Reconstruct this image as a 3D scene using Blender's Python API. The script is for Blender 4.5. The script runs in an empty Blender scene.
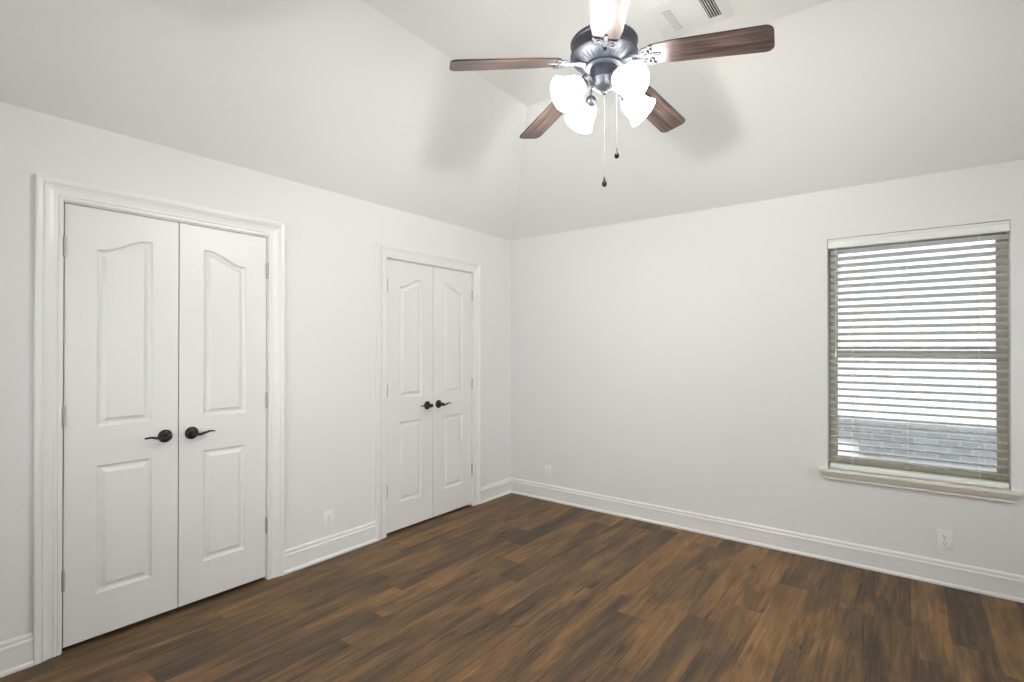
import bpy, bmesh, math, random
from mathutils import Vector, Matrix
random.seed(7)
C = bpy.context.scene.collection
S = bpy.context.scene
PI = math.pi

# ------------------------------------------------------------------ camera, world, sun, exposure
cam_d = bpy.data.cameras.new('camera')
cam = bpy.data.objects.new('camera', cam_d)
C.objects.link(cam)
F_PX, YAW, PITCH, ROLL = 518.22, 0.653535, 0.004087, 0.001152
cam_d.sensor_width = 36.0
cam_d.lens = F_PX / 1024 * 36.0
cam_d.clip_start = 0.02
cam_d.shift_y = 5.33 / 1024      # rising-front lens: verticals stay nearly parallel
Fw = Vector((-math.sin(YAW) * math.cos(PITCH), math.cos(YAW) * math.cos(PITCH), math.sin(PITCH)))
Rt = Fw.cross(Vector((0, 0, 1))).normalized()
Up = Rt.cross(Fw)
R2 = Rt * math.cos(ROLL) + Up * math.sin(ROLL)
U2 = -Rt * math.sin(ROLL) + Up * math.cos(ROLL)
M = Matrix((R2, U2, -Fw)).transposed().to_4x4()
M.translation = Vector((3.0534, -3.9676, 1.3844))
cam.matrix_world = M
S.camera = cam

world = bpy.data.worlds.new('world')
S.world = world
world.use_nodes = True
wn = world.node_tree.nodes
wn['Background'].inputs[0].default_value = (0.93, 0.96, 1.0, 1)
wn['Background'].inputs[1].default_value = 4.3

sun_d = bpy.data.lights.new('sun', 'SUN')
sun_d.energy = 1.0
sun_d.angle = 0.01
sun_d.color = (1.0, 0.96, 0.9)
sun = bpy.data.objects.new('sun', sun_d)
C.objects.link(sun)
sun.rotation_euler = Vector((0.10, 0.80, -0.80)).to_track_quat('-Z', 'Y').to_euler()
sun.location = (2, -8, 8)

S.view_settings.view_transform = 'Standard'
S.view_settings.look = 'None'
S.view_settings.gamma = 1
S.view_settings.use_curve_mapping = False
S.view_settings.exposure = 0.31
SHADE_GLOW = 18.0
BULB_GLOW = 580.0

# ------------------------------------------------------------------ materials
def new_mat(name):
    m = bpy.data.materials.new(name)
    m.use_nodes = True
    return m, m.node_tree.nodes, m.node_tree.links, m.node_tree.nodes['Principled BSDF']

def plain(name, col, rough=0.5, metal=0.0, spec=0.5, bump=None, coat=0.0):
    m, n, l, b = new_mat(name)
    b.inputs['Base Color'].default_value = (*col, 1)
    b.inputs['Roughness'].default_value = rough
    b.inputs['Metallic'].default_value = metal
    b.inputs['Specular IOR Level'].default_value = spec
    b.inputs['Coat Weight'].default_value = coat
    tc = n.new('ShaderNodeTexCoord')
    nz = n.new('ShaderNodeTexNoise')
    nz.inputs['Scale'].default_value = bump[0] if bump else 40
    nz.inputs['Detail'].default_value = 4
    l.new(tc.outputs['Object'], nz.inputs['Vector'])
    if bump:
        bp = n.new('ShaderNodeBump')
        bp.inputs['Strength'].default_value = bump[1]
        bp.inputs['Distance'].default_value = bump[2]
        l.new(nz.outputs['Fac'], bp.inputs['Height'])
        l.new(bp.outputs['Normal'], b.inputs['Normal'])
    else:
        mr = n.new('ShaderNodeMapRange')
        mr.inputs['To Min'].default_value = rough * 0.9
        mr.inputs['To Max'].default_value = min(1, rough * 1.1)
        l.new(nz.outputs['Fac'], mr.inputs['Value'])
        l.new(mr.outputs['Result'], b.inputs['Roughness'])
    return m

def math_node(n, l, op, a, b=None):
    k = n.new('ShaderNodeMath')
    k.operation = op
    for i, v in enumerate((a, b)):
        if v is None:
            continue
        if isinstance(v, (int, float)):
            k.inputs[i].default_value = v
        else:
            l.new(v, k.inputs[i])
    return k.outputs[0]

def comb(n, l, x, y, z):
    k = n.new('ShaderNodeCombineXYZ')
    for i, v in enumerate((x, y, z)):
        if isinstance(v, (int, float)):
            k.inputs[i].default_value = v
        else:
            l.new(v, k.inputs[i])
    return k.outputs[0]

def mixcol(n, l, typ, fac, a, b):
    k = n.new('ShaderNodeMix')
    k.data_type = 'RGBA'
    k.blend_type = typ
    for i, v in ((0, fac), (6, a), (7, b)):
        if isinstance(v, (int, float)):
            k.inputs[i].default_value = v
        elif isinstance(v, tuple):
            k.inputs[i].default_value = (*v, 1)
        else:
            l.new(v, k.inputs[i])
    return k.outputs[2]

def ramp(n, l, fac, stops):
    k = n.new('ShaderNodeValToRGB')
    e = k.color_ramp.elements
    while len(e) < len(stops):
        e.new(0.5)
    for el, (p, c) in zip(e, stops):
        el.position = p
        el.color = (*c, 1)
    l.new(fac, k.inputs[0])
    return k.outputs[0]

def noise(n, l, vec, scale, detail=5, rough=0.5, dist=0.0):
    k = n.new('ShaderNodeTexNoise')
    k.inputs['Scale'].default_value = scale
    k.inputs['Detail'].default_value = detail
    k.inputs['Roughness'].default_value = rough
    k.inputs['Distortion'].default_value = dist
    l.new(vec, k.inputs['Vector'])
    return k.outputs['Fac']

def floor_mat():
    m, n, l, b = new_mat('floor_planks')
    W, L = 0.154, 1.22
    tc = n.new('ShaderNodeTexCoord')
    sp = n.new('ShaderNodeSeparateXYZ')
    l.new(tc.outputs['Object'], sp.inputs[0])
    x, y = sp.outputs[0], sp.outputs[1]
    u = math_node(n, l, 'DIVIDE', math_node(n, l, 'SUBTRACT', x, 1.52), W)
    i = math_node(n, l, 'FLOOR', u)
    fu = math_node(n, l, 'FRACT', u)
    w1 = n.new('ShaderNodeTexWhiteNoise'); w1.noise_dimensions = '1D'
    l.new(i, w1.inputs['W'])
    v = math_node(n, l, 'ADD', math_node(n, l, 'DIVIDE', y, L), math_node(n, l, 'MULTIPLY', w1.outputs[0], 7.0))
    j = math_node(n, l, 'FLOOR', v)
    fv = math_node(n, l, 'FRACT', v)
    w2 = n.new('ShaderNodeTexWhiteNoise'); w2.noise_dimensions = '2D'
    l.new(comb(n, l, i, j, 0), w2.inputs['Vector'])
    rnd = w2.outputs[0]
    rz = math_node(n, l, 'MULTIPLY', rnd, 37.0)
    big = noise(n, l, comb(n, l, math_node(n, l, 'MULTIPLY', x, 9.0), math_node(n, l, 'MULTIPLY', y, 1.5), rz), 1.0, 7, 0.64, 0.4)
    fine = noise(n, l, comb(n, l, math_node(n, l, 'MULTIPLY', x, 95), math_node(n, l, 'MULTIPLY', y, 3.2), rz), 1.0, 5, 0.6, 0.2)
    mid = noise(n, l, comb(n, l, math_node(n, l, 'MULTIPLY', x, 30), math_node(n, l, 'MULTIPLY', y, 2.2), rz), 1.0, 5, 0.6, 0.8)
    val = math_node(n, l, 'ADD', math_node(n, l, 'MULTIPLY', big, 1.45), math_node(n, l, 'MULTIPLY', mid, 0.45))
    val = math_node(n, l, 'ADD', val, math_node(n, l, 'MULTIPLY', rnd, 0.32))
    val = math_node(n, l, 'SUBTRACT', val, 0.59)
    col = ramp(n, l, val, [(0.14, (0.054, 0.037, 0.026)), (0.38, (0.096, 0.061, 0.036)),
                           (0.55, (0.158, 0.090, 0.043)), (0.70, (0.225, 0.122, 0.050)), (0.90, (0.30, 0.165, 0.070))])
    fr = ramp(n, l, fine, [(0.3, (0.64, 0.64, 0.64)), (0.7, (1.24, 1.24, 1.24))])
    col = mixcol(n, l, 'MULTIPLY', 1.0, col, fr)
    # dark cracks and knots
    ck = noise(n, l, comb(n, l, math_node(n, l, 'MULTIPLY', x, 11), math_node(n, l, 'MULTIPLY', y, 0.75), math_node(n, l, 'ADD', rz, 5.0)), 1.0, 4, 0.5, 0.25)
    ck = math_node(n, l, 'ABSOLUTE', math_node(n, l, 'SUBTRACT', ck, 0.5))
    ckm = ramp(n, l, ck, [(0.0, (1, 1, 1)), (0.020, (0, 0, 0))])
    gate = ramp(n, l, noise(n, l, comb(n, l, math_node(n, l, 'MULTIPLY', x, 4), math_node(n, l, 'MULTIPLY', y, 2.0), rz), 1.0, 2), [(0.52, (0, 0, 0)), (0.62, (1, 1, 1))])
    ckf = math_node(n, l, 'MULTIPLY', math_node(n, l, 'MULTIPLY', ckm, gate), 0.75)
    col = mixcol(n, l, 'MIX', ckf, col, (0.018, 0.013, 0.011))
    # seams
    e1 = math_node(n, l, 'LESS_THAN', math_node(n, l, 'MINIMUM', fu, math_node(n, l, 'SUBTRACT', 1.0, fu)), 0.009)
    e2 = math_node(n, l, 'LESS_THAN', math_node(n, l, 'MINIMUM', fv, math_node(n, l, 'SUBTRACT', 1.0, fv)), 0.0012)
    sm = math_node(n, l, 'MULTIPLY', math_node(n, l, 'MAXIMUM', e1, e2), 0.38)
    col = mixcol(n, l, 'MIX', sm, col, (0.02, 0.014, 0.010))
    l.new(col, b.inputs['Base Color'])
    ro = n.new('ShaderNodeMapRange')
    ro.inputs['To Min'].default_value = 0.42
    ro.inputs['To Max'].default_value = 0.58
    l.new(fine, ro.inputs['Value'])
    l.new(ro.outputs[0], b.inputs['Roughness'])
    b.inputs['Specular IOR Level'].default_value = 0.28
    bp = n.new('ShaderNodeBump')
    bp.inputs['Strength'].default_value = 0.25
    bp.inputs['Distance'].default_value = 0.001
    l.new(fine, bp.inputs['Height'])
    l.new(bp.outputs[0], b.inputs['Normal'])
    return m

def walnut_mat():
    m, n, l, b = new_mat('walnut_blade')
    tc = n.new('ShaderNodeTexCoord')
    sp = n.new('ShaderNodeSeparateXYZ')
    l.new(tc.outputs['Object'], sp.inputs[0])
    v = comb(n, l, math_node(n, l, 'MULTIPLY', sp.outputs[0], 3.0), math_node(n, l, 'MULTIPLY', sp.outputs[1], 55.0), 0.0)
    g = noise(n, l, v, 1.0, 6, 0.6, 0.6)
    col = ramp(n, l, g, [(0.36, (0.020, 0.012, 0.011)), (0.48, (0.060, 0.038, 0.033)), (0.66, (0.155, 0.105, 0.090))])
    l.new(col, b.inputs['Base Color'])
    b.inputs['Roughness'].default_value = 0.32
    b.inputs['Specular IOR Level'].default_value = 0.6
    return m

def emit_mat(name, col, strength):
    m, n, l, b = new_mat(name)
    b.inputs['Base Color'].default_value = (0.9, 0.9, 0.88, 1)
    b.inputs['Roughness'].default_value = 0.35
    b.inputs['Emission Color'].default_value = (*col, 1)
    b.inputs['Emission Strength'].default_value = strength
    return m

def shade_mat():
    m, n, l, b = new_mat('lit_frosted_glass')
    n.remove(b)
    df = n.new('ShaderNodeBsdfDiffuse'); df.inputs[0].default_value = (0.62, 0.60, 0.57, 1)
    tl = n.new('ShaderNodeBsdfTranslucent'); tl.inputs[0].default_value = (0.62, 0.60, 0.57, 1)
    em = n.new('ShaderNodeEmission'); em.inputs[0].default_value = (1.0, 0.985, 0.95, 1); em.inputs[1].default_value = SHADE_GLOW
    mx = n.new('ShaderNodeMixShader'); mx.inputs[0].default_value = 0.5
    ad = n.new('ShaderNodeAddShader')
    l.new(df.outputs[0], mx.inputs[1]); l.new(tl.outputs[0], mx.inputs[2])
    l.new(mx.outputs[0], ad.inputs[0]); l.new(em.outputs[0], ad.inputs[1])
    l.new(ad.outputs[0], n['Material Output'].inputs[0])
    return m

def glass_mat():
    m, n, l, b = new_mat('window_glass')
    n.remove(b)
    out = n['Material Output']
    tr = n.new('ShaderNodeBsdfTransparent')
    tr.inputs[0].default_value = (0.96, 0.98, 0.98, 1)
    gl = n.new('ShaderNodeBsdfGlossy')
    gl.inputs['Roughness'].default_value = 0.02
    fr = n.new('ShaderNodeFresnel')
    fr.inputs[0].default_value = 1.45
    mx = n.new('ShaderNodeMixShader')
    l.new(fr.outputs[0], mx.inputs[0]); l.new(tr.outputs[0], mx.inputs[1]); l.new(gl.outputs[0], mx.inputs[2])
    l.new(mx.outputs[0], out.inputs[0])
    return m

def brick_mat(name, c1, c2, mortar, sc=1.0):
    m, n, l, b = new_mat(name)
    tc = n.new('ShaderNodeTexCoord')
    sp = n.new('ShaderNodeSeparateXYZ')
    l.new(tc.outputs['Object'], sp.inputs[0])
    bk = n.new('ShaderNodeTexBrick')
    bk.inputs['Color1'].default_value = (*c1, 1)
    bk.inputs['Color2'].default_value = (*c2, 1)
    bk.inputs['Mortar'].default_value = (*mortar, 1)
    bk.inputs['Scale'].default_value = sc
    bk.inputs['Brick Width'].default_value = 0.21
    bk.inputs['Row Height'].default_value = 0.075
    bk.inputs['Mortar Size'].default_value = 0.008
    l.new(comb(n, l, sp.outputs[0], sp.outputs[2], 0), bk.inputs['Vector'])
    l.new(bk.outputs[0], b.inputs['Base Color'])
    b.inputs['Roughness'].default_value = 0.9
    return m

WALL = plain('wall_paint', (0.80, 0.793, 0.776), 0.75, 0, 0.25, (130, 0.22, 0.002))
CEIL = plain('ceiling_paint', (0.87, 0.862, 0.84), 0.8, 0, 0.2, (130, 0.2, 0.002))
TRIM = plain('trim_paint', (0.83, 0.815, 0.785), 0.32, 0, 0.5)
DOOR = plain('door_paint', (0.81, 0.795, 0.765), 0.36, 0, 0.5)
FLOOR = floor_mat()
BRONZE = plain('dark_bronze', (0.028, 0.026, 0.026), 0.32, 0.6, 0.5)
FANMETAL = plain('fan_metal_haze', (0.070, 0.078, 0.095), 0.42, 0.6, 0.5)  # dark bronze lifted bluish to imitate flare haze around the lamps
HINGE = plain('hinge_metal', (0.52, 0.49, 0.43), 0.4, 0.5, 0.5)
WALNUT = walnut_mat()
SHADE = shade_mat()
BULB = emit_mat('lit_bulb', (1.0, 0.985, 0.95), BULB_GLOW)
CHROME = plain('chain_metal', (0.40, 0.40, 0.39), 0.55, 0.3)
PLASTIC = plain('white_plastic', (0.88, 0.87, 0.85), 0.3)
DARK = plain('dark_slot', (0.03, 0.03, 0.03), 0.7)
VENTM = plain('vent_metal', (0.80, 0.80, 0.78), 0.4)
VENTDARK = plain('duct_dark', (0.10, 0.10, 0.10), 0.9)
SLAT = plain('blind_slat', (0.85, 0.84, 0.81), 0.45)
SLAT_SHADED = plain('slat_paint_shaded', (0.74, 0.74, 0.735), 0.45)  # greyed copy of the blind white, slat shade put into the colour
CORD = plain('blind_cord', (0.82, 0.80, 0.75), 0.8)
TAN = plain('tan_vinyl', (0.47, 0.43, 0.33), 0.5)
SILL = plain('sill_paint_shaded', (0.76, 0.72, 0.65), 0.35)  # warm tint puts apron shade and floor bounce into the paint
GLASS = glass_mat()
PALEBRICK = brick_mat('pale_brick', (0.46, 0.455, 0.45), (0.40, 0.395, 0.39), (0.50, 0.50, 0.495))
SHADEBRICK = brick_mat('shaded_brick', (0.155, 0.16, 0.17), (0.105, 0.11, 0.115), (0.20, 0.205, 0.215))  # darkened copy of the wall brick, colours the shadow band
CONCRETE = plain('pale_concrete', (0.50, 0.485, 0.455), 0.9, 0, 0.3, (30, 0.3, 0.01))
HALL = plain('closet_shade', (0.25, 0.24, 0.23), 0.8)  # darkened so the gaps around the leaves read as deep shade

# ------------------------------------------------------------------ mesh helpers
class MB:
    def __init__(self):
        self.bm = bmesh.new()

    def face(self, pts):
        vs = [self.bm.verts.new(p) for p in pts]
        return self.bm.faces.new(vs)

    def box(self, x0, x1, y0, y1, z0, z1, bev=0.0, mat=None):
        b = bmesh.new()
        bmesh.ops.create_cube(b, size=1.0)
        for v in b.verts:
            v.co = Vector((x0 + (v.co.x + .5) * (x1 - x0), y0 + (v.co.y + .5) * (y1 - y0), z0 + (v.co.z + .5) * (z1 - z0)))
        if bev:
            bmesh.ops.bevel(b, geom=list(b.edges), offset=bev, segments=2, profile=0.6, affect='EDGES')
        self.merge(b, mat)
        return self

    def merge(self, b, mat=None):
        if mat is not None:
            b.transform(mat)
        t = bpy.data.meshes.new('t')
        b.to_mesh(t); b.free()
        self.bm.from_mesh(t)
        bpy.data.meshes.remove(t)
        return self

    def loft(self, rings, cap0=False, cap1=False, closed=True):
        vr = [[self.bm.verts.new(p) for p in r] for r in rings]
        for a, b in zip(vr, vr[1:]):
            n = len(a)
            for k in range(n if closed else n - 1):
                q = (k + 1) % n
                try:
                    self.bm.faces.new((a[k], a[q], b[q], b[k]))
                except ValueError:
                    pass
        if cap0:
            self.bm.faces.new(vr[0][::-1])
        if cap1:
            self.bm.faces.new(vr[-1])
        return self

    def lathe(self, prof, seg=32, mat=None, cap0=False, cap1=False):
        b = MB()
        b.loft([[(r * math.cos(2 * PI * k / seg), r * math.sin(2 * PI * k / seg), z) for k in range(seg)] for r, z in prof], cap0, cap1)
        bmesh.ops.recalc_face_normals(b.bm, faces=b.bm.faces)
        return self.merge(b.bm, mat)

    def tube(self, pts, rad, seg=10, mat=None, flat=1.0):
        pts = [Vector(p) for p in pts]
        rr = rad if isinstance(rad, (list, tuple)) else [rad] * len(pts)
        rings = []
        up = Vector((0, 0, 1))
        for i, p in enumerate(pts):
            t = (pts[min(i + 1, len(pts) - 1)] - pts[max(i - 1, 0)]).normalized()
            if abs(t.dot(up)) > 0.95:
                up2 = Vector((1, 0, 0))
            else:
                up2 = up
            s = t.cross(up2).normalized(); q = s.cross(t)
            rings.append([tuple(p + s * rr[i] * math.cos(2 * PI * k / seg) + q * rr[i] * flat * math.sin(2 * PI * k / seg)) for k in range(seg)])
        b = MB()
        b.loft(rings, True, True)
        bmesh.ops.recalc_face_normals(b.bm, faces=b.bm.faces)
        return self.merge(b.bm, mat)

    def prism(self, poly, axis, a, b):
        """poly: 2D points in the two other axes (in x,y,z order), extruded along axis from a to b."""
        def P(q, t):
            r = list(q); r.insert(axis, t); return tuple(r)
        m = MB()
        m.loft([[P(q, a) for q in poly], [P(q, b) for q in poly]], True, True)
        bmesh.ops.recalc_face_normals(m.bm, faces=m.bm.faces)
        return self.merge(m.bm)

    def build(self, name, mat, parent=None, smooth=None, recalc=True):
        if recalc:
            bmesh.ops.recalc_face_normals(self.bm, faces=self.bm.faces)
        me = bpy.data.meshes.new(name)
        self.bm.to_mesh(me); self.bm.free()
        for mm in (mat if isinstance(mat, (list, tuple)) else [mat]):
            me.materials.append(mm)
        if smooth is not None:
            me.polygons.foreach_set('use_smooth', [True] * len(me.polygons))
            me.set_sharp_from_angle(angle=math.radians(smooth))
        o = bpy.data.objects.new(name, me)
        C.objects.link(o)
        if parent:
            o.parent = parent
        return o

def tag(o, label, cat, group=None, kind=None):
    o['label'] = label
    o['category'] = cat
    if group:
        o['group'] = group
    if kind:
        o['kind'] = kind
    return o

def empty(name, loc, rz=0):
    o = bpy.data.objects.new(name, None)
    o.empty_display_size = 0.1
    C.objects.link(o)
    o.location = loc
    o.rotation_euler = (0, 0, rz)
    return o

def children(o):
    return [c for c in bpy.data.objects if c.parent == o]

def copy_tree(o, parent=None):
    c = o.copy(); C.objects.link(c)
    c.parent = parent
    for ch in children(o):
        copy_tree(ch, c)
    return c

# ------------------------------------------------------------------ room dimensions
WX, FY = 4.62, -4.28          # right wall, front wall (behind the camera)
HW, HC = 2.428, 3.05          # wall height, flat ceiling height
AX, AY = 0.972, 1.078         # where the slopes meet the flat part
TH = 0.14
LEAF_T, LEAF_B = 2.045, 0.020
CL = [(-3.333, -2.8692, -2.8638, -2.399), (-1.495, -1.0317, -1.0263, -0.562)]   # the two closets: hinge, meeting, meeting, hinge
JG = 0.0042                    # gap leaf / jamb
JT = 0.018                    # jamb board
WIN = (2.627, 3.503, 0.602, 2.105)

# floor
f = MB(); f.box(-0.85, WX + TH, FY - TH, TH, -0.06, 0.0)
tag(f.build('floor', FLOOR), 'dark brown wood plank floor running towards the far wall', 'floor', kind='structure')

def wall_pieces(mb, axis, c0, c1, a0, a1, z1, holes):
    """wall slab between c0..c1 on the axis, from a0 to a1, with holes (lo, hi, zlo, zhi)."""
    def bx(p, q, r, s):
        if q - p < 1e-5 or s - r < 1e-5:
            return
        if axis == 0:
            mb.box(c0, c1, p, q, r, s)
        else:
            mb.box(p, q, c0, c1, r, s)
    pos = a0
    for lo, hi, zl, zh in sorted(holes):
        bx(pos, lo, 0, z1)
        bx(lo, hi, 0, zl)
        bx(lo, hi, zh, z1)
        pos = hi
    bx(pos, a1, 0, z1)

holesL = [(c[0] - JG - JT, c[3] + JG + JT, 0.0, LEAF_T + JG + JT) for c in CL]
w = MB(); wall_pieces(w, 0, -TH, 0.0, FY - TH, TH, HW, holesL)
tag(w.build('wall_left', WALL), 'white painted left wall holding the two double closet doors', 'wall', kind='structure')
w = MB(); wall_pieces(w, 1, 0.0, TH, 0.0, WX + TH, HW, [(WIN[0], WIN[1], WIN[2] - 0.02, WIN[3])])
tag(w.build('wall_back', WALL), 'white painted far wall with the blind covered window', 'wall', kind='structure')
FILL_WIN_SIDE = [(-3.55, -2.25, 0.6, 2.106), (-1.75, -0.45, 0.6, 2.106)]  # added unseen windows, let in sky light as soft fill
w = MB(); wall_pieces(w, 0, WX, WX + TH, FY - TH, TH, HW, FILL_WIN_SIDE)
tag(w.build('wall_right', WALL), 'white painted right wall outside the picture', 'wall', kind='structure')
FILL_WIN_FRONT = [(0.5, 2.3, 0.6, 2.106)]  # unseen window added for ambient fill from behind
w = MB(); wall_pieces(w, 1, FY - TH, FY, 0.0, WX, HW, FILL_WIN_FRONT)
tag(w.build('wall_front', WALL), 'white painted wall behind the camera', 'wall', kind='structure')

# hipped ceiling
c = MB()
o_ = [(0, 0), (WX, 0), (WX, FY), (0, FY)]
i_ = [(AX, -AY), (WX - AX, -AY), (WX - AX, FY + AY), (AX, FY + AY)]
for lift, ext in ((0.0, 0.0), (0.14, 0.14)):
    oo = [(x + (ext if x > 0 else -ext), y + (ext if y > -1 else -ext), HW + lift - ext * 0.0) for x, y in o_]
    ii = [(x, y, HC + lift) for x, y in i_]
    for k in range(4):
        q = (k + 1) % 4
        c.face([oo[k], oo[q], ii[q], ii[k]])
    c.face(ii)
    if lift == 0:
        base = oo
    else:
        for k in range(4):
            q = (k + 1) % 4
            c.face([base[k], base[q], oo[q], oo[k]])
bmesh.ops.remove_doubles(c.bm, verts=c.bm.verts, dist=1e-4)
tag(c.build('ceiling', CEIL), 'white vaulted ceiling with sloped sides around a flat centre', 'ceiling', kind='structure')

# closet interiors behind the doors
for k, cc in enumerate(CL):
    y0, y1 = cc[0] - 0.12, cc[3] + 0.12
    s = MB()
    s.box(-0.80, -0.76, y0, y1, 0, HW)
    s.box(-0.76, -TH, y0, y0 + 0.04, 0, HW)
    s.box(-0.76, -TH, y1 - 0.04, y1, 0, HW)
    s.box(-0.80, -TH, y0, y1, HW - 0.04, HW)
    tag(s.build('wall_closet', HALL), ('dark closet inside the nearer double doors', 'dark closet inside the double doors by the corner')[k], 'wall', kind='structure')

# ------------------------------------------------------------------ door casings
CASING = [(u * 1.06, t) for u, t in [(0.0, 0.0), (0.0, 0.010), (0.003, 0.012), (0.012, 0.012), (0.015, 0.009), (0.018, 0.012), (0.026, 0.013), (0.029, 0.011),
          (0.034, 0.012), (0.045, 0.014), (0.056, 0.018), (0.061, 0.021), (0.064, 0.018), (0.068, 0.022), (0.079, 0.024),
          (0.086, 0.024), (0.090, 0.021), (0.090, 0.0)]]
for k, cc in enumerate(CL):
    y0, y1, zt = cc[0] - JG, cc[3] + JG, LEAF_T + JG
    rv = 0.005
    a0, a1, at = y0 - rv, y1 + rv, zt + rv
    m = MB()
    path = lambda u, t: [(t, a0 - u, 0), (t, a0 - u, at + u), (t, a1 + u, at + u), (t, a1 + u, 0)]
    cols = [path(u, t) for u, t in CASING]
    m.loft([[c_[i] for c_ in cols] for i in range(4)], True, True, closed=True)
    # jamb lining with a stop behind the leaves
    m.box(-TH, 0.0, y0 - JT, y0, 0, zt)
    m.box(-TH, 0.0, y1, y1 + JT, 0, zt)
    m.box(-TH, 0.0, y0 - JT, y1 + JT, zt, zt + JT)
    m.box(-0.062, -0.050, y0, y0 + 0.012, 0, zt)
    m.box(-0.062, -0.050, y1 - 0.012, y1, 0, zt)
    m.box(-0.062, -0.050, y0, y1, zt - 0.012, zt)
    o = m.build('trim_%d' % (k + 1), TRIM)
    tag(o, ('white moulded casing around the nearer, larger looking double closet doors', 'white moulded casing around the double closet doors by the corner')[k], 'door casing', kind='structure')

# ------------------------------------------------------------------ door leaves
PAN_U = (0.119, 0.347)
def leaf_mesh(w):
    """u 0..w from the hinge edge to the meeting edge, x outwards, z up; face at x=0."""
    zb, zt = LEAF_B, LEAF_T
    T = 0.038
    u0, u1 = PAN_U
    lo0, lo1 = 0.222, 0.826
    hi0, hl, hh = 1.012, 1.853, 1.922
    N = 18
    def topc(u):
        t = min(1, max(0, (u - u0) / (u1 - u0)))
        t = min(1, max(0, (t - 0.06) / 0.86))
        s = t * t * (3 - 2 * t)
        return hl + (hh - hl) * s
    m = MB()
    Fc = lambda *pts: m.face([(x, u, z) for x, u, z in pts])
    # front frame
    Fc((0, 0, zb), (0, u0, zb), (0, u0, zt), (0, 0, zt))
    Fc((0, u1, zb), (0, w, zb), (0, w, zt), (0, u1, zt))
    Fc((0, u0, zb), (0, u1, zb), (0, u1, lo0), (0, u0, lo0))
    Fc((0, u0, lo1), (0, u1, lo1), (0, u1, hi0), (0, u0, hi0))
    us = [u0 + (u1 - u0) * k / N for k in range(N + 1)]
    for a, b in zip(us, us[1:]):
        Fc((0, a, topc(a)), (0, b, topc(b)), (0, b, zt), (0, a, zt))
    STEP = [(0, 0), (0.003, -0.0050), (0.010, -0.012), (0.018, -0.0128), (0.025, -0.0100), (0.036, -0.0022), (0.039, -0.0012)]
    def ring(d, x, z0, tf):
        r = [(x, u0 + d, z0 + d), (x, u1 - d, z0 + d)]
        for k in range(N, -1, -1):
            u = u0 + d + (u1 - u0 - 2 * d) * k / N
            r.append((x, u, tf(u) - d))
        return r
    for z0, tf in ((lo0, lambda u: lo1), (hi0, topc)):
        m.loft([ring(d, x, z0, tf) for d, x in STEP], False, True)
    # edges and back
    Fc((-T, 0, zb), (-T, w, zb), (-T, w, zt), (-T, 0, zt))
    Fc((0, 0, zb), (-T, 0, zb), (-T, 0, zt), (0, 0, zt))
    Fc((0, w, zb), (-T, w, zb), (-T, w, zt), (0, w, zt))
    Fc((0, 0, zb), (0, w, zb), (-T, w, zb), (-T, 0, zb))
    Fc((0, 0, zt), (0, w, zt), (-T, w, zt), (-T, 0, zt))
    bmesh.ops.remove_doubles(m.bm, verts=m.bm.verts, dist=1e-5)
    return m

def lever_parts(parent, uh, s):
    """uh: rosette centre from the hinge, lever points back to the hinge side; s mirrors."""
    z = 0.930
    mx = Matrix.Translation((0, s * uh, z)) @ Matrix.Rotation(PI / 2, 4, 'Y')
    r = MB()
    r.lathe([(0.0, 0.0), (0.033, 0.0), (0.0335, 0.004), (0.031, 0.009), (0.024, 0.013), (0.016, 0.015), (0.0, 0.0155)], 28, mx)
    rose = r.build('lever_handle', BRONZE, parent, 35)
    nk = MB()
    nk.lathe([(0.012, 0.012), (0.011, 0.030), (0.012, 0.036), (0.0145, 0.042), (0.0145, 0.056), (0.011, 0.060), (0.0, 0.061)], 20, mx)
    nk.build('neck', BRONZE, rose, 35)
    lv = MB()
    pts, rad = [], []
    for k in range(17):
        t = k / 16
        du = 0.102 * t
        kk = [-0.002, -0.0045, 0.001, 0.0065, 0.0035]
        q4 = min(3, int(t * 4)); ff = t * 4 - q4; ff = ff * ff * (3 - 2 * ff)
        dz = kk[q4] * (1 - ff) + kk[q4 + 1] * ff + 0.002
        dx = 0.050 - 0.010 * t * t
        pts.append((dx, s * (uh - du), z + dz - 0.003))
        rad.append(0.0115 * (1 - 0.58 * t ** 0.8))
    lv.tube(pts, rad, 12, None, 0.8)
    lv.build('lever', BRONZE, rose, 40)

def hinge_part(parent, zc, s):
    h = MB()
    for q in range(5):
        z0 = zc - 0.045 + q * 0.0182
        h.lathe([(0.0, z0), (0.0062, z0), (0.0062, z0 + 0.0172), (0.0, z0 + 0.0172)], 14, Matrix.Translation((0.0045, -s * 0.0015, 0)))
    h.lathe([(0.0, zc + 0.046), (0.004, zc + 0.046), (0.005, zc + 0.049), (0.003, zc + 0.053), (0, zc + 0.054)], 12, Matrix.Translation((0.0045, -s * 0.0015, 0)))
    h.box(-0.030, 0.001, -s * 0.0014 - 0.0008, -s * 0.0014 + 0.0008, zc - 0.044, zc + 0.044)
    h.build('hinge', HINGE, parent, 40)

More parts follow.
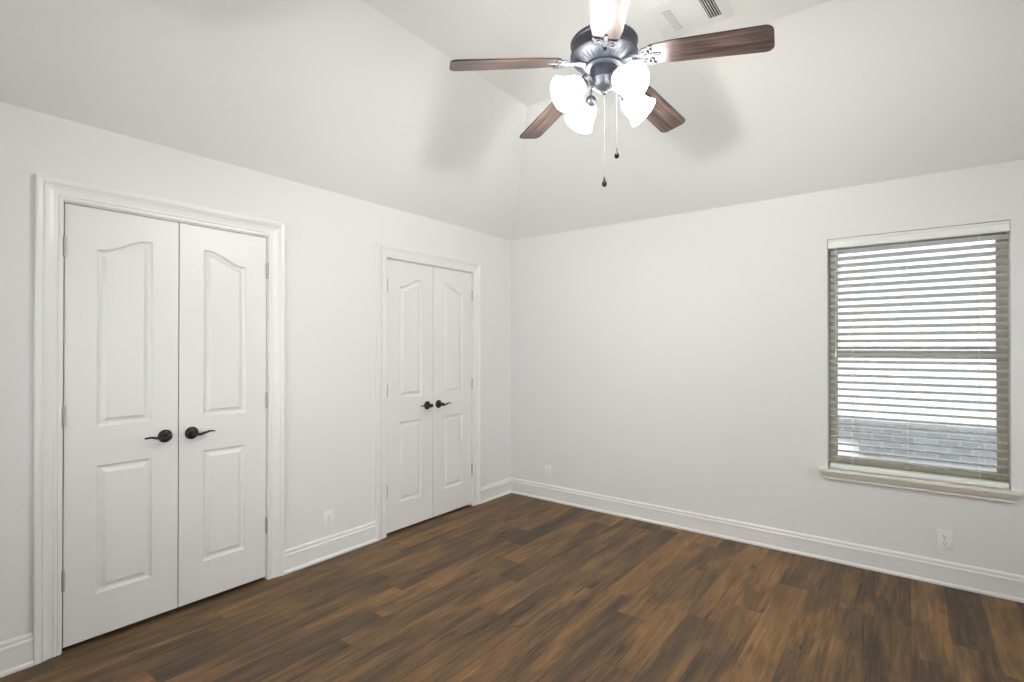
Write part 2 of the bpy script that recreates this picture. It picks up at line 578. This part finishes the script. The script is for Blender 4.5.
leaf_labels = ['left leaf of the nearer closet doors, white two-panel with arched top panel and black lever',
               'right leaf of the nearer closet doors, white two-panel with black lever at its left edge',
               'left leaf of the closet doors by the corner, white two-panel with black lever',
               'right leaf of the closet doors by the corner, white two-panel, the one nearest the corner']
dn = 1
for k, cc in enumerate(CL):
    for side, (yh, ym) in enumerate(((cc[0], cc[1]), (cc[3], cc[2]))):
        s = 1 if ym > yh else -1
        wdt = abs(ym - yh)
        root = empty('door_%d' % dn, (-0.002, yh, 0))
        tag(root, leaf_labels[dn - 1], 'closet door', 'closet door leaves', 'structure')
        m = leaf_mesh(wdt)
        if s < 0:
            m.bm.transform(Matrix.Scale(-1, 4, (0, 1, 0)))
        m.build('panel_leaf', DOOR, root)
        lever_parts(root, wdt - 0.060, s)
        for zc in (1.845, 1.070, 0.322):
            hinge_part(root, zc, s)
        dn += 1

# ------------------------------------------------------------------ baseboards (profile: out from wall, height)
BB = [(0, 0), (0.026, 0), (0.027, 0.004), (0.026, 0.012), (0.022, 0.018), (0.0165, 0.021), (0.0165, 0.098), (0.0185, 0.100), (0.0185, 0.112),
      (0.014, 0.117), (0.0125, 0.120), (0.0135, 0.123), (0.0135, 0.130), (0.010, 0.137), (0.004, 0.141), (0, 0.141)]
def bb_left(y0, y1, mitre1=False, name='baseboard_left', label=''):
    m = MB()
    m.loft([[(t, y0, z) for t, z in BB], [(t, y1 - (t if mitre1 else 0), z) for t, z in BB]], True, True)
    tag(m.build(name, TRIM, None, 25), label, 'baseboard', kind='structure')
ce = 0.0954 + 0.005 + JG
bb_left(FY, CL[0][0] - ce, label='white baseboard left of the nearer closet doors')
bb_left(CL[0][3] + ce, CL[1][0] - ce, label='white baseboard between the two closets')
bb_left(CL[1][3] + ce, 0.0, True, label='short white baseboard between the far closet and the corner')
m = MB()
m.loft([[(t, -t, z) for t, z in BB], [(WX - t, -t, z) for t, z in BB]], True, True)
tag(m.build('baseboard_back', TRIM, None, 25), 'long white baseboard along the far wall under the window', 'baseboard', kind='structure')
m = MB()
m.loft([[(WX - t, FY, z) for t, z in BB], [(WX - t, -t, z) for t, z in BB]], True, True)
tag(m.build('baseboard_right', TRIM, None, 25), 'white baseboard along the right wall', 'baseboard', kind='structure')
m = MB()
m.loft([[(t, FY + t, z) for t, z in BB], [(WX - t, FY + t, z) for t, z in BB]], True, True)
tag(m.build('baseboard_front', TRIM, None, 25), 'white baseboard behind the camera', 'baseboard', kind='structure')

# ------------------------------------------------------------------ the window
def window_unit(name, label, x0, x1, z0, z1, ya, mat_frame):
    """double hung window in local coords: x across, y depth (ya = inner face), z up."""
    root = empty(name, (0, 0, 0))
    tag(root, label, 'window', kind='structure')
    fw = 0.030
    fr = MB()
    for b in ((x0, x0 + fw, z0, z1), (x1 - fw, x1, z0, z1), (x0 + fw, x1 - fw, z1 - fw, z1), (x0 + fw, x1 - fw, z0, z0 + fw)):
        fr.box(b[0], b[1], ya, ya + 0.055, b[2], b[3], 0.002)
    fr.build('window_frame', mat_frame, root, 30)
    zm = z0 + (z1 - z0) * 0.497
    sw = 0.020
    for nm, za, zb, yy in (('lower_sash', z0 + fw, zm + 0.022, ya + 0.004), ('upper_sash', zm - 0.018, z1 - fw, ya + 0.028)):
        s = MB()
        a, b = x0 + fw, x1 - fw
        for q in ((a, a + sw, za, zb), (b - sw, b, za, zb), (a + sw, b - sw, zb - 0.046 if nm == 'lower_sash' else zb - 0.03, zb), (a + sw, b - sw, za, za + 0.044)):
            s.box(q[0], q[1], yy, yy + 0.022, q[2], q[3], 0.002)
        so = s.build(nm, mat_frame, root, 30)
        g = MB()
        g.box(a + sw - 0.003, b - sw + 0.003, yy + 0.010, yy + 0.014, za + 0.03, zb - 0.024)
        g.build('pane', GLASS, so)
    return root

window_unit('window_1', 'tan framed double hung window behind the white blind', WIN[0], WIN[1], WIN[2], WIN[3], 0.082, TAN)
n_ = 2
for y0, y1, z0, z1 in FILL_WIN_SIDE:
    r = window_unit('window_%d' % n_, ('added unseen tan framed fill window on the right wall nearer the camera', 'added unseen tan framed fill window on the right wall nearer the far wall')[n_ - 2],
                    -(y1 - y0) / 2, (y1 - y0) / 2, z0, z1, 0.06, TAN)
    r.location = (WX, (y0 + y1) / 2, 0)
    r.rotation_euler = (0, 0, -PI / 2)
    n_ += 1
for x0, x1, z0, z1 in FILL_WIN_FRONT:
    r = window_unit('window_%d' % n_, 'added unseen tan framed fill window behind the camera', -(x1 - x0) / 2, (x1 - x0) / 2, z0, z1, 0.06, TAN)
    r.location = ((x0 + x1) / 2, FY, 0)
    r.rotation_euler = (0, 0, PI)

# stool and apron (one moulded sill with returned ends)
m = MB()
sx0, sx1 = WIN[0] - 0.047, WIN[1] + 0.047
ST = [(0.0, 0.600), (-0.046, 0.600), (-0.050, 0.597), (-0.050, 0.586), (-0.046, 0.582), (0.0, 0.582)]
m.prism(ST, 0, sx0, sx1)
m.box(WIN[0], WIN[1], 0.0, 0.085, 0.582, 0.600)
AP = [(0.0, 0.582), (-0.040, 0.582), (-0.038, 0.572), (-0.030, 0.560), (-0.021, 0.551), (-0.018, 0.546), (-0.022, 0.543), (-0.022, 0.536), (-0.016, 0.532), (0.0, 0.532)]
m.loft([[(sx0 + 0.050 + yy, yy, z) for yy, z in AP], [(sx1 - 0.050 - yy, yy, z) for yy, z in AP]], True, True)
o = m.build('trim_3', SILL, None, 25)
tag(o, 'white moulded window sill with cove apron under the blind', 'window sill', kind='structure')

# ------------------------------------------------------------------ venetian blind
bx0, bx1 = 2.643, 3.498
byc = 0.036
blind = empty('venetian_blind', ((bx0 + bx1) / 2, byc, 2.10))
tag(blind, 'white slatted venetian blind hanging half open in the window recess', 'blind')
ox, oy, oz = blind.location
h = MB(); h.box(bx0 - ox, bx1 - ox, -0.026, 0.030, -0.048, -0.006, 0.002)
h.build('headrail', SLAT, blind, 30)
v = MB()
VP = [(-0.036, 0.001), (-0.040, -0.003), (-0.040, -0.012), (-0.036, -0.016), (-0.036, -0.044), (-0.040, -0.048), (-0.040, -0.056), (-0.036, -0.060), (-0.029, -0.060), (-0.029, 0.001)]
v.prism(VP, 0, WIN[0] + 0.004 - ox, WIN[1] - 0.003 - ox)
v.box(WIN[0] + 0.004 - ox, WIN[0] + 0.011 - ox, -0.029, 0.03, -0.060, 0.001)
v.box(WIN[1] - 0.010 - ox, WIN[1] - 0.003 - ox, -0.029, 0.03, -0.060, 0.001)
v.build('valance', SLAT, blind, 30)
NS, PITCH_Z = 31, 0.0448
top_z, tilt = -0.082, math.radians(20)
proto = None
for k in range(NS):
    if proto is None:
        s = MB()
        prof = []
        for q in range(7):
            t = -0.025 + 0.05 * q / 6
            prof.append((t, 0.0018 * (1 - (t / 0.025) ** 2) + 0.0013))
        for q in range(6, -1, -1):
            t = -0.025 + 0.05 * q / 6
            prof.append((t, 0.0018 * (1 - (t / 0.025) ** 2) - 0.0013))
        s.prism(prof, 0, bx0 - ox, bx1 - ox)
        s.bm.transform(Matrix.Rotation(-tilt, 4, 'X'))
        proto = s.build('slat', SLAT_SHADED, blind, 40)
        so = proto
    else:
        so = proto.copy(); C.objects.link(so); so.parent = blind
    so.location = (0, 0, top_z - k * PITCH_Z)
zbot = top_z - NS * PITCH_Z
b = MB(); b.box(bx0 - ox, bx1 - ox, -0.026, 0.026, zbot - 0.026, zbot + 0.004, 0.003)
b.build('bottom_rail', SLAT, blind, 30)
for cxw in (2.765, 3.048, 3.375):
    cd = MB()
    for yy in (-0.0275, 0.0275):
        cd.tube([(cxw - ox, yy, -0.05), (cxw - ox, yy, zbot - 0.02)], 0.0011, 6)
    for k in range(NS):
        zz = top_z - k * PITCH_Z
        cd.tube([(cxw - ox, -0.0275, zz + 0.003), (cxw - ox, 0.0275, zz - 0.007)], 0.0007, 5)
    cd.build('ladder_cord', CORD, blind)
pc = MB()
pts = [(2.672 - ox + 0.002 * math.sin(k * 0.7), -0.032, -0.055 - 0.68 * k / 20) for k in range(21)]
pc.tube(pts, 0.0014, 6)
pc.tube([(p[0] + 0.006, p[1], p[2]) for p in pts], 0.0014, 6)
pco = pc.build('pull_cord', CORD, blind, 60)
tz = pts[-1][2]
ts = MB(); ts.lathe([(0.0, 0.004), (0.003, 0.004), (0.004, 0.0), (0.006, -0.012), (0.0085, -0.030), (0.008, -0.034), (0.0, -0.035)], 14, Matrix.Translation((2.675 - ox, -0.032, tz)))
ts.build('tassel', PLASTIC, pco, 40)
# ------------------------------------------------------------------ wall outlets
def make_outlet(label, loc, rz):
    root = empty('wall_outlet', loc, rz)     # local: plate faces -y
    tag(root, label, 'outlet', 'wall outlets')
    p = MB(); p.box(-0.036, 0.036, -0.006, 0.0, -0.058, 0.058, 0.0025)
    p.build('cover_plate', PLASTIC, root, 40)
    for zc in (0.0195, -0.0195):
        r = MB()
        ring = []
        for k in range(28):
            a = 2 * PI * k / 28
            ring.append((0.0172 * math.cos(a), max(-0.0135, min(0.0135, 0.0172 * math.sin(a)))))
        r.prism([(x, z + zc) for x, z in ring], 1, -0.0080, -0.004)
        ro = r.build('receptacle', PLASTIC, root)
        s = MB()
        s.box(-0.0075, -0.0055, -0.0083, -0.006, zc - 0.001, zc + 0.008)
        s.box(0.0055, 0.0075, -0.0083, -0.006, zc, zc + 0.007)
        s.lathe([(0, 0), (0.0026, 0), (0.0026, 0.002), (0, 0.002)], 12, Matrix.Translation((0, -0.0063, zc - 0.007)) @ Matrix.Rotation(PI / 2, 4, 'X'))
        s.build('slot', DARK, ro)
    k = MB(); k.lathe([(0, 0), (0.0035, 0), (0.003, 0.0015), (0, 0.002)], 14, Matrix.Translation((0, -0.0058, 0)) @ Matrix.Rotation(PI / 2, 4, 'X'))
    k.build('screw', HINGE, root, 40)

make_outlet('white wall outlet on the left wall between the two closets', (0.0, -1.979, 0.254), PI / 2)
make_outlet('white wall outlet on the far wall near the corner', (0.436, 0.0, 0.258), 0)
make_outlet('white wall outlet on the far wall below the window', (3.219, 0.0, 0.264), 0)

# ------------------------------------------------------------------ ceiling register
vx0, vx1, vy0, vy1 = 2.017, 2.372, -1.545, -1.240
vent = empty('ceiling_vent', ((vx0 + vx1) / 2, (vy0 + vy1) / 2, HC))
tag(vent, 'white louvred air vent in the flat ceiling behind the fan', 'vent')
vo = Vector(vent.location)
fr = MB()
def lv(x): return x - vo.x
solid = [(vx0, 2.081), (2.121, 2.259), (2.317, vx1)]
for a, b in solid:
    fr.box(lv(a), lv(b), vy0 - vo.y, vy1 - vo.y, -0.0022, 0.0, 0.0008)
for a, b in ((2.081, 2.121), (2.259, 2.317)):
    fr.box(lv(a), lv(b), vy0 - vo.y, -1.485 - vo.y, -0.0022, 0.0)
    fr.box(lv(a), lv(b), -1.295 - vo.y, vy1 - vo.y, -0.0022, 0.0)
fr.build('vent_frame', VENTM, vent, 30)
bk = MB(); bk.box(lv(2.077), lv(2.322), -1.490 - vo.y, -1.290 - vo.y, -0.0015, -0.0003)
bk.build('duct_opening', VENTDARK, vent)
def louver(x, ang, wd_, th=0.0006):
    q = MB()
    q.box(-wd_ / 2, wd_ / 2, -1.485 - vo.y, -1.295 - vo.y, -th, th)
    q.bm.transform(Matrix.Translation((lv(x), 0, -0.0040)) @ Matrix.Rotation(ang, 4, 'Y'))
    q.build('louver', VENTM, vent)
for k in range(4):
    louver(2.086 + k * 0.010, math.radians(-12), 0.0074)
for k in range(5):
    louver(2.266 + k * 0.0112, math.radians(64), 0.009, 0.0014)

# ------------------------------------------------------------------ ceiling fan
FX, FYC = 2.010, -1.955
fan = empty('ceiling_fan', (FX, FYC, HC))
tag(fan, 'five-blade ceiling fan with dark walnut blades and four lit glass shades', 'ceiling fan')
Z = lambda z: z - HC
m = MB(); m.lathe([(0.0, 0.0), (0.068, 0.0), (0.070, -0.010), (0.066, -0.030), (0.050, -0.055), (0.030, -0.070), (0.018, -0.074), (0, -0.074)], 36)
m.build('canopy', FANMETAL, fan, 35)
m = MB(); m.lathe([(0, -0.06), (0.0135, -0.06), (0.0135, Z(2.755)), (0, Z(2.755))], 20)
m.lathe([(0.0135, Z(2.80)), (0.024, Z(2.795)), (0.027, Z(2.77)), (0.034, Z(2.745)), (0.0, Z(2.745))], 24)
m.build('downrod', FANMETAL, fan, 35)
m = MB()
m.lathe([(0, Z(2.752)), (0.045, Z(2.752)), (0.085, Z(2.745)), (0.122, Z(2.724)), (0.140, Z(2.708)), (0.1435, Z(2.702)), (0.1435, Z(2.694)), (0.139, Z(2.690)),
         (0.139, Z(2.658)), (0.1435, Z(2.652)), (0.1435, Z(2.640)), (0.139, Z(2.634)), (0.122, Z(2.620)), (0.095, Z(2.608)), (0.075, Z(2.604)), (0, Z(2.604))], 56)
mh = m.build('motor_housing', FANMETAL, fan, 35)
for k in range(40):
    a = 2 * PI * k / 40
    if k % 8 in (0, 7):
        continue
    q = MB(); q.box(0.088, 0.126, -0.0028, 0.0028, Z(2.6225), Z(2.6265), 0.0008, Matrix.Rotation(a, 4, 'Z') @ Matrix.Translation((0, 0, 0.0)))
    q.bm.transform(Matrix.Rotation(a, 4, 'Z').inverted())
    q.bm.transform(Matrix.Translation((0.107, 0, Z(2.6245))).inverted())
    q.bm.transform(Matrix.Rotation(a, 4, 'Z') @ Matrix.Translation((0.107, 0, Z(2.6135))) @ Matrix.Rotation(-0.42, 4, 'Y'))
    q.build('vent_rib', FANMETAL, mh)
m = MB()
m.lathe([(0, Z(2.606)), (0.078, Z(2.606)), (0.080, Z(2.602)), (0.080, Z(2.594)), (0.074, Z(2.590)), (0.0, Z(2.590))], 40)
m.build('flywheel', FANMETAL, fan, 35)
m = MB()
m.lathe([(0.050, Z(2.604)), (0.056, Z(2.596)), (0.060, Z(2.588)), (0.060, Z(2.548)), (0.063, Z(2.545)), (0.063, Z(2.537)), (0.060, Z(2.534)),
         (0.057, Z(2.522)), (0.048, Z(2.508)), (0.034, Z(2.498)), (0.018, Z(2.493)), (0.012, Z(2.488)), (0.010, Z(2.482)), (0.0, Z(2.479))], 40)
m.build('switch_housing', FANMETAL, fan, 35)

# blade: local +x outward from r=0, droop, pitched with the counter-clockwise edge lower
R0, R1 = 0.195, 0.664
DROOP = math.radians(7.6)
def blade_outline():
    pts = []
    wr, wt, rc = 0.052, 0.068, 0.030
    for a in range(7):                       # tip corners rounded
        t = math.radians(-90 + 15 * a)
        pts.append((R1 - rc + rc * math.cos(t), -wt + rc + rc * math.sin(t)))
    for a in range(7):
        t = math.radians(15 * a)
        pts.append((R1 - rc + rc * math.cos(t), wt - rc + rc * math.sin(t)))
    pts.append((R0 + 0.10, 0.5 * (wr + wt) + 0.002))
    rr = 0.018
    for a in range(5):
        t = math.radians(90 + 22.5 * a)
        pts.append((R0 + rr + rr * math.cos(t), wr - rr + rr * math.sin(t)))
    for a in range(5):
        t = math.radians(180 + 22.5 * a)
        pts.append((R0 + rr + rr * math.cos(t), -wr + rr + rr * math.sin(t)))
    pts.append((R0 + 0.10, -0.5 * (wr + wt) - 0.002))
    return pts
PT = Matrix.Translation((0.10, 0, Z(2.615))) @ Matrix.Rotation(DROOP, 4, 'Y') @ Matrix.Rotation(math.radians(-12), 4, 'X') @ Matrix.Translation((-0.10, 0, 0))
bl = MB(); bl.prism(blade_outline(), 2, -0.003, 0.003)
bevs = [e for e in bl.bm.edges if abs(e.verts[0].co.z - e.verts[1].co.z) < 1e-6]
bmesh.ops.bevel(bl.bm, geom=bevs, offset=0.0015, segments=2, affect='EDGES')
blade = bl.build('blade', WALNUT, fan, 40)
def scroll(sgn):
    pts = []
    for k in range(26):
        t = k / 25
        a = PI * 0.5 + t * PI * 1.75
        rr = 0.030 * (1 - 0.45 * t)
        pts.append((0.196 + rr * math.cos(a) - 0.004, sgn * (0.026 + 0.0 * t) + sgn * rr * 0.75 * math.sin(a) * -1, -0.0075))
    return pts
bi = MB()
bi.tube([(0.196, -0.046, -0.0075), (0.190, -0.030, -0.0075), (0.196, -0.012, -0.0075), (0.205, 0, -0.0075), (0.196, 0.012, -0.0075), (0.190, 0.030, -0.0075), (0.196, 0.046, -0.0075)], 0.006, 8, PT, 0.7)
for sg in (-1, 1):
    bi.tube(scroll(sg), 0.0045, 8, PT, 0.8)
    bi.tube([(0.112, sg * 0.010, -0.006), (0.135, sg * 0.015, -0.008), (0.160, sg * 0.012, -0.008), (0.182, sg * 0.020, -0.0075), (0.192, sg * 0.040, -0.0075), (0.206, sg * 0.050, -0.007), (0.220, sg * 0.046, -0.006)], [0.008, 0.0075, 0.006, 0.006, 0.006, 0.005, 0.004], 8, PT, 0.7)
bi.tube([(0.155, 0, -0.008), (0.185, 0, -0.008), (0.215, 0, -0.0065), (0.245, 0, -0.005)], [0.006, 0.008, 0.009, 0.006], 10, PT, 0.5)
bi.box(0.060, 0.125, -0.016, 0.016, -0.006, 0.003, 0.002, Matrix.Translation((0, 0, Z(2.607))))
for sx, sy in ((0.225, 0.0), (0.206, 0.044), (0.206, -0.044)):
    bi.lathe([(0, -0.010), (0.005, -0.009), (0.0065, -0.005), (0.0065, -0.003), (0, -0.003)], 12, PT @ Matrix.Translation((sx, sy, 0)))
iron = bi.build('blade_iron', FANMETAL, fan, 40)
blade.matrix_local = PT
PHI = math.radians(10)
for k in range(5):
    R = Matrix.Rotation(PHI + k * 2 * PI / 5 + math.radians((-2.5, 1.5, 1.5, -1.0, 1.5)[k]), 4, 'Z')
    dr = math.radians((1.0, 0.0, 1.5, -1.7, 0.0)[k])
    R = R @ Matrix.Translation((0.1, 0, Z(2.607))) @ Matrix.Rotation(dr, 4, 'Y') @ Matrix.Translation((-0.1, 0, -Z(2.607)))
    if k == 0:
        bo, io = blade, iron
    else:
        bo = blade.copy(); C.objects.link(bo); bo.parent = fan
        io = iron.copy(); C.objects.link(io); io.parent = fan
    bo.matrix_local = R @ PT
    io.matrix_local = R

# light kit: arm, socket, shade, bulb four times
TILT = math.radians(61)
NR, NZ = 0.106, 2.498
am = MB()
ap = []
for k in range(11):
    t = k / 10
    ap.append((0.052 + 0.058 * t + 0.012 * math.sin(PI * t), 0, Z(2.535) + 0.018 * math.sin(PI * t) - 0.020 * t))
am.tube(ap, 0.0065, 10)
arm0 = am.build('light_arm', FANMETAL, fan, 50)
SM = Matrix.Translation((NR, 0, Z(NZ))) @ Matrix.Rotation(PI - TILT, 4, 'Y')     # local +z along the shade axis
sk = MB(); sk.lathe([(0, -0.024), (0.010, -0.024), (0.018, -0.018), (0.024, -0.008), (0.026, 0.004), (0.0275, 0.010), (0.026, 0.014), (0, 0.014)], 24, SM)
sock0 = sk.build('socket_cup', FANMETAL, arm0, 40)
sh = MB()
OUT = [(0.022, 0.006), (0.030, 0.010), (0.042, 0.022), (0.050, 0.040), (0.0535, 0.060), (0.0555, 0.080), (0.060, 0.098), (0.068, 0.114), (0.0705, 0.118)]
INN = [(r - 0.0035, z) for r, z in OUT[::-1]]
sh.lathe(OUT + INN, 36, SM)
shade0 = sh.build('lamp_shade', SHADE, arm0, 50)
bb = MB(); bb.lathe([(0.0, 0.106), (0.012, 0.103), (0.022, 0.094), (0.0275, 0.080), (0.025, 0.064), (0.017, 0.044), (0.013, 0.026), (0.013, 0.014), (0, 0.014)], 24, SM)
bulb0 = bb.build('bulb', BULB, arm0, 60)
for k, deg in enumerate((61, 151, 241, 331)):
    R = Matrix.Rotation(math.radians(deg), 4, 'Z')
    if k == 0:
        arm0.matrix_local = R
    else:
        a = arm0.copy(); C.objects.link(a); a.parent = fan
        a.matrix_local = R
        for src in (sock0, shade0, bulb0):
            q = src.copy(); C.objects.link(q); q.parent = a

# pull chains
def chain(x, y, z0, z1):
    c_ = MB()
    c_.tube([(x, y, Z(z0)), (x, y, Z(z1))], 0.0005, 6)
    nb = int((z0 - z1) / 0.006)
    for k in range(nb):
        z = Z(z0) - k * 0.006
        c_.lathe([(0, 0.0011), (0.0011, 0), (0, -0.0011)], 6, Matrix.Translation((x, y, z)))
    co = c_.build('pull_chain', CHROME, fan, 60)
    p = MB()
    p.lathe([(0, 0.034), (0.0028, 0.033), (0.0032, 0.026), (0.006, 0.018), (0.0105, 0.008), (0.0115, 0.002), (0.0085, -0.006), (0.003, -0.010), (0, -0.0105)], 16, Matrix.Translation((x, y, Z(z1 - 0.03))))
    p.build('pull_knob', BRONZE, co, 50)
chain(-0.018, 0.040, 2.535, 2.135)
chain(0.043, 0.036, 2.535, 2.245)

# ------------------------------------------------------------------ outside the window
g = MB(); g.box(-8, 16, TH, 4.0, -0.16, -0.06)
tag(g.build('ground', CONCRETE), 'pale concrete yard strip outside the window', 'ground', kind='structure')
nb = empty('neighbor_house', (3.0, 4.0, -0.06))
tag(nb, 'pale brick house wall seen through the blind slats', 'house')
q = MB(); q.box(-14, 14, 0.0, 0.25, 0, 7.0); q.build('brick_wall', PALEBRICK, nb)  # height above the view is added to hold back sky light
q = MB(); q.box(-9, 10, -0.05, 0.0, 0.29, 0.54, 0.004); q.box(-0.45, 10, -0.05, 0.0, 0.10, 0.29, 0.004)  # stepped grey band stands in for a cast shadow beside a sunlit patch
q.build('shadow_band', SHADEBRICK, nb)
ev = MB(); ev.box(-3, 8, TH, 0.85, 2.46, 2.62)  # added overhang, keeps sky light off the slats
tag(ev.build('sky_blocker', TRIM), 'added unseen white overhang above the window that blocks sky light', 'sky blocker', kind='structure')
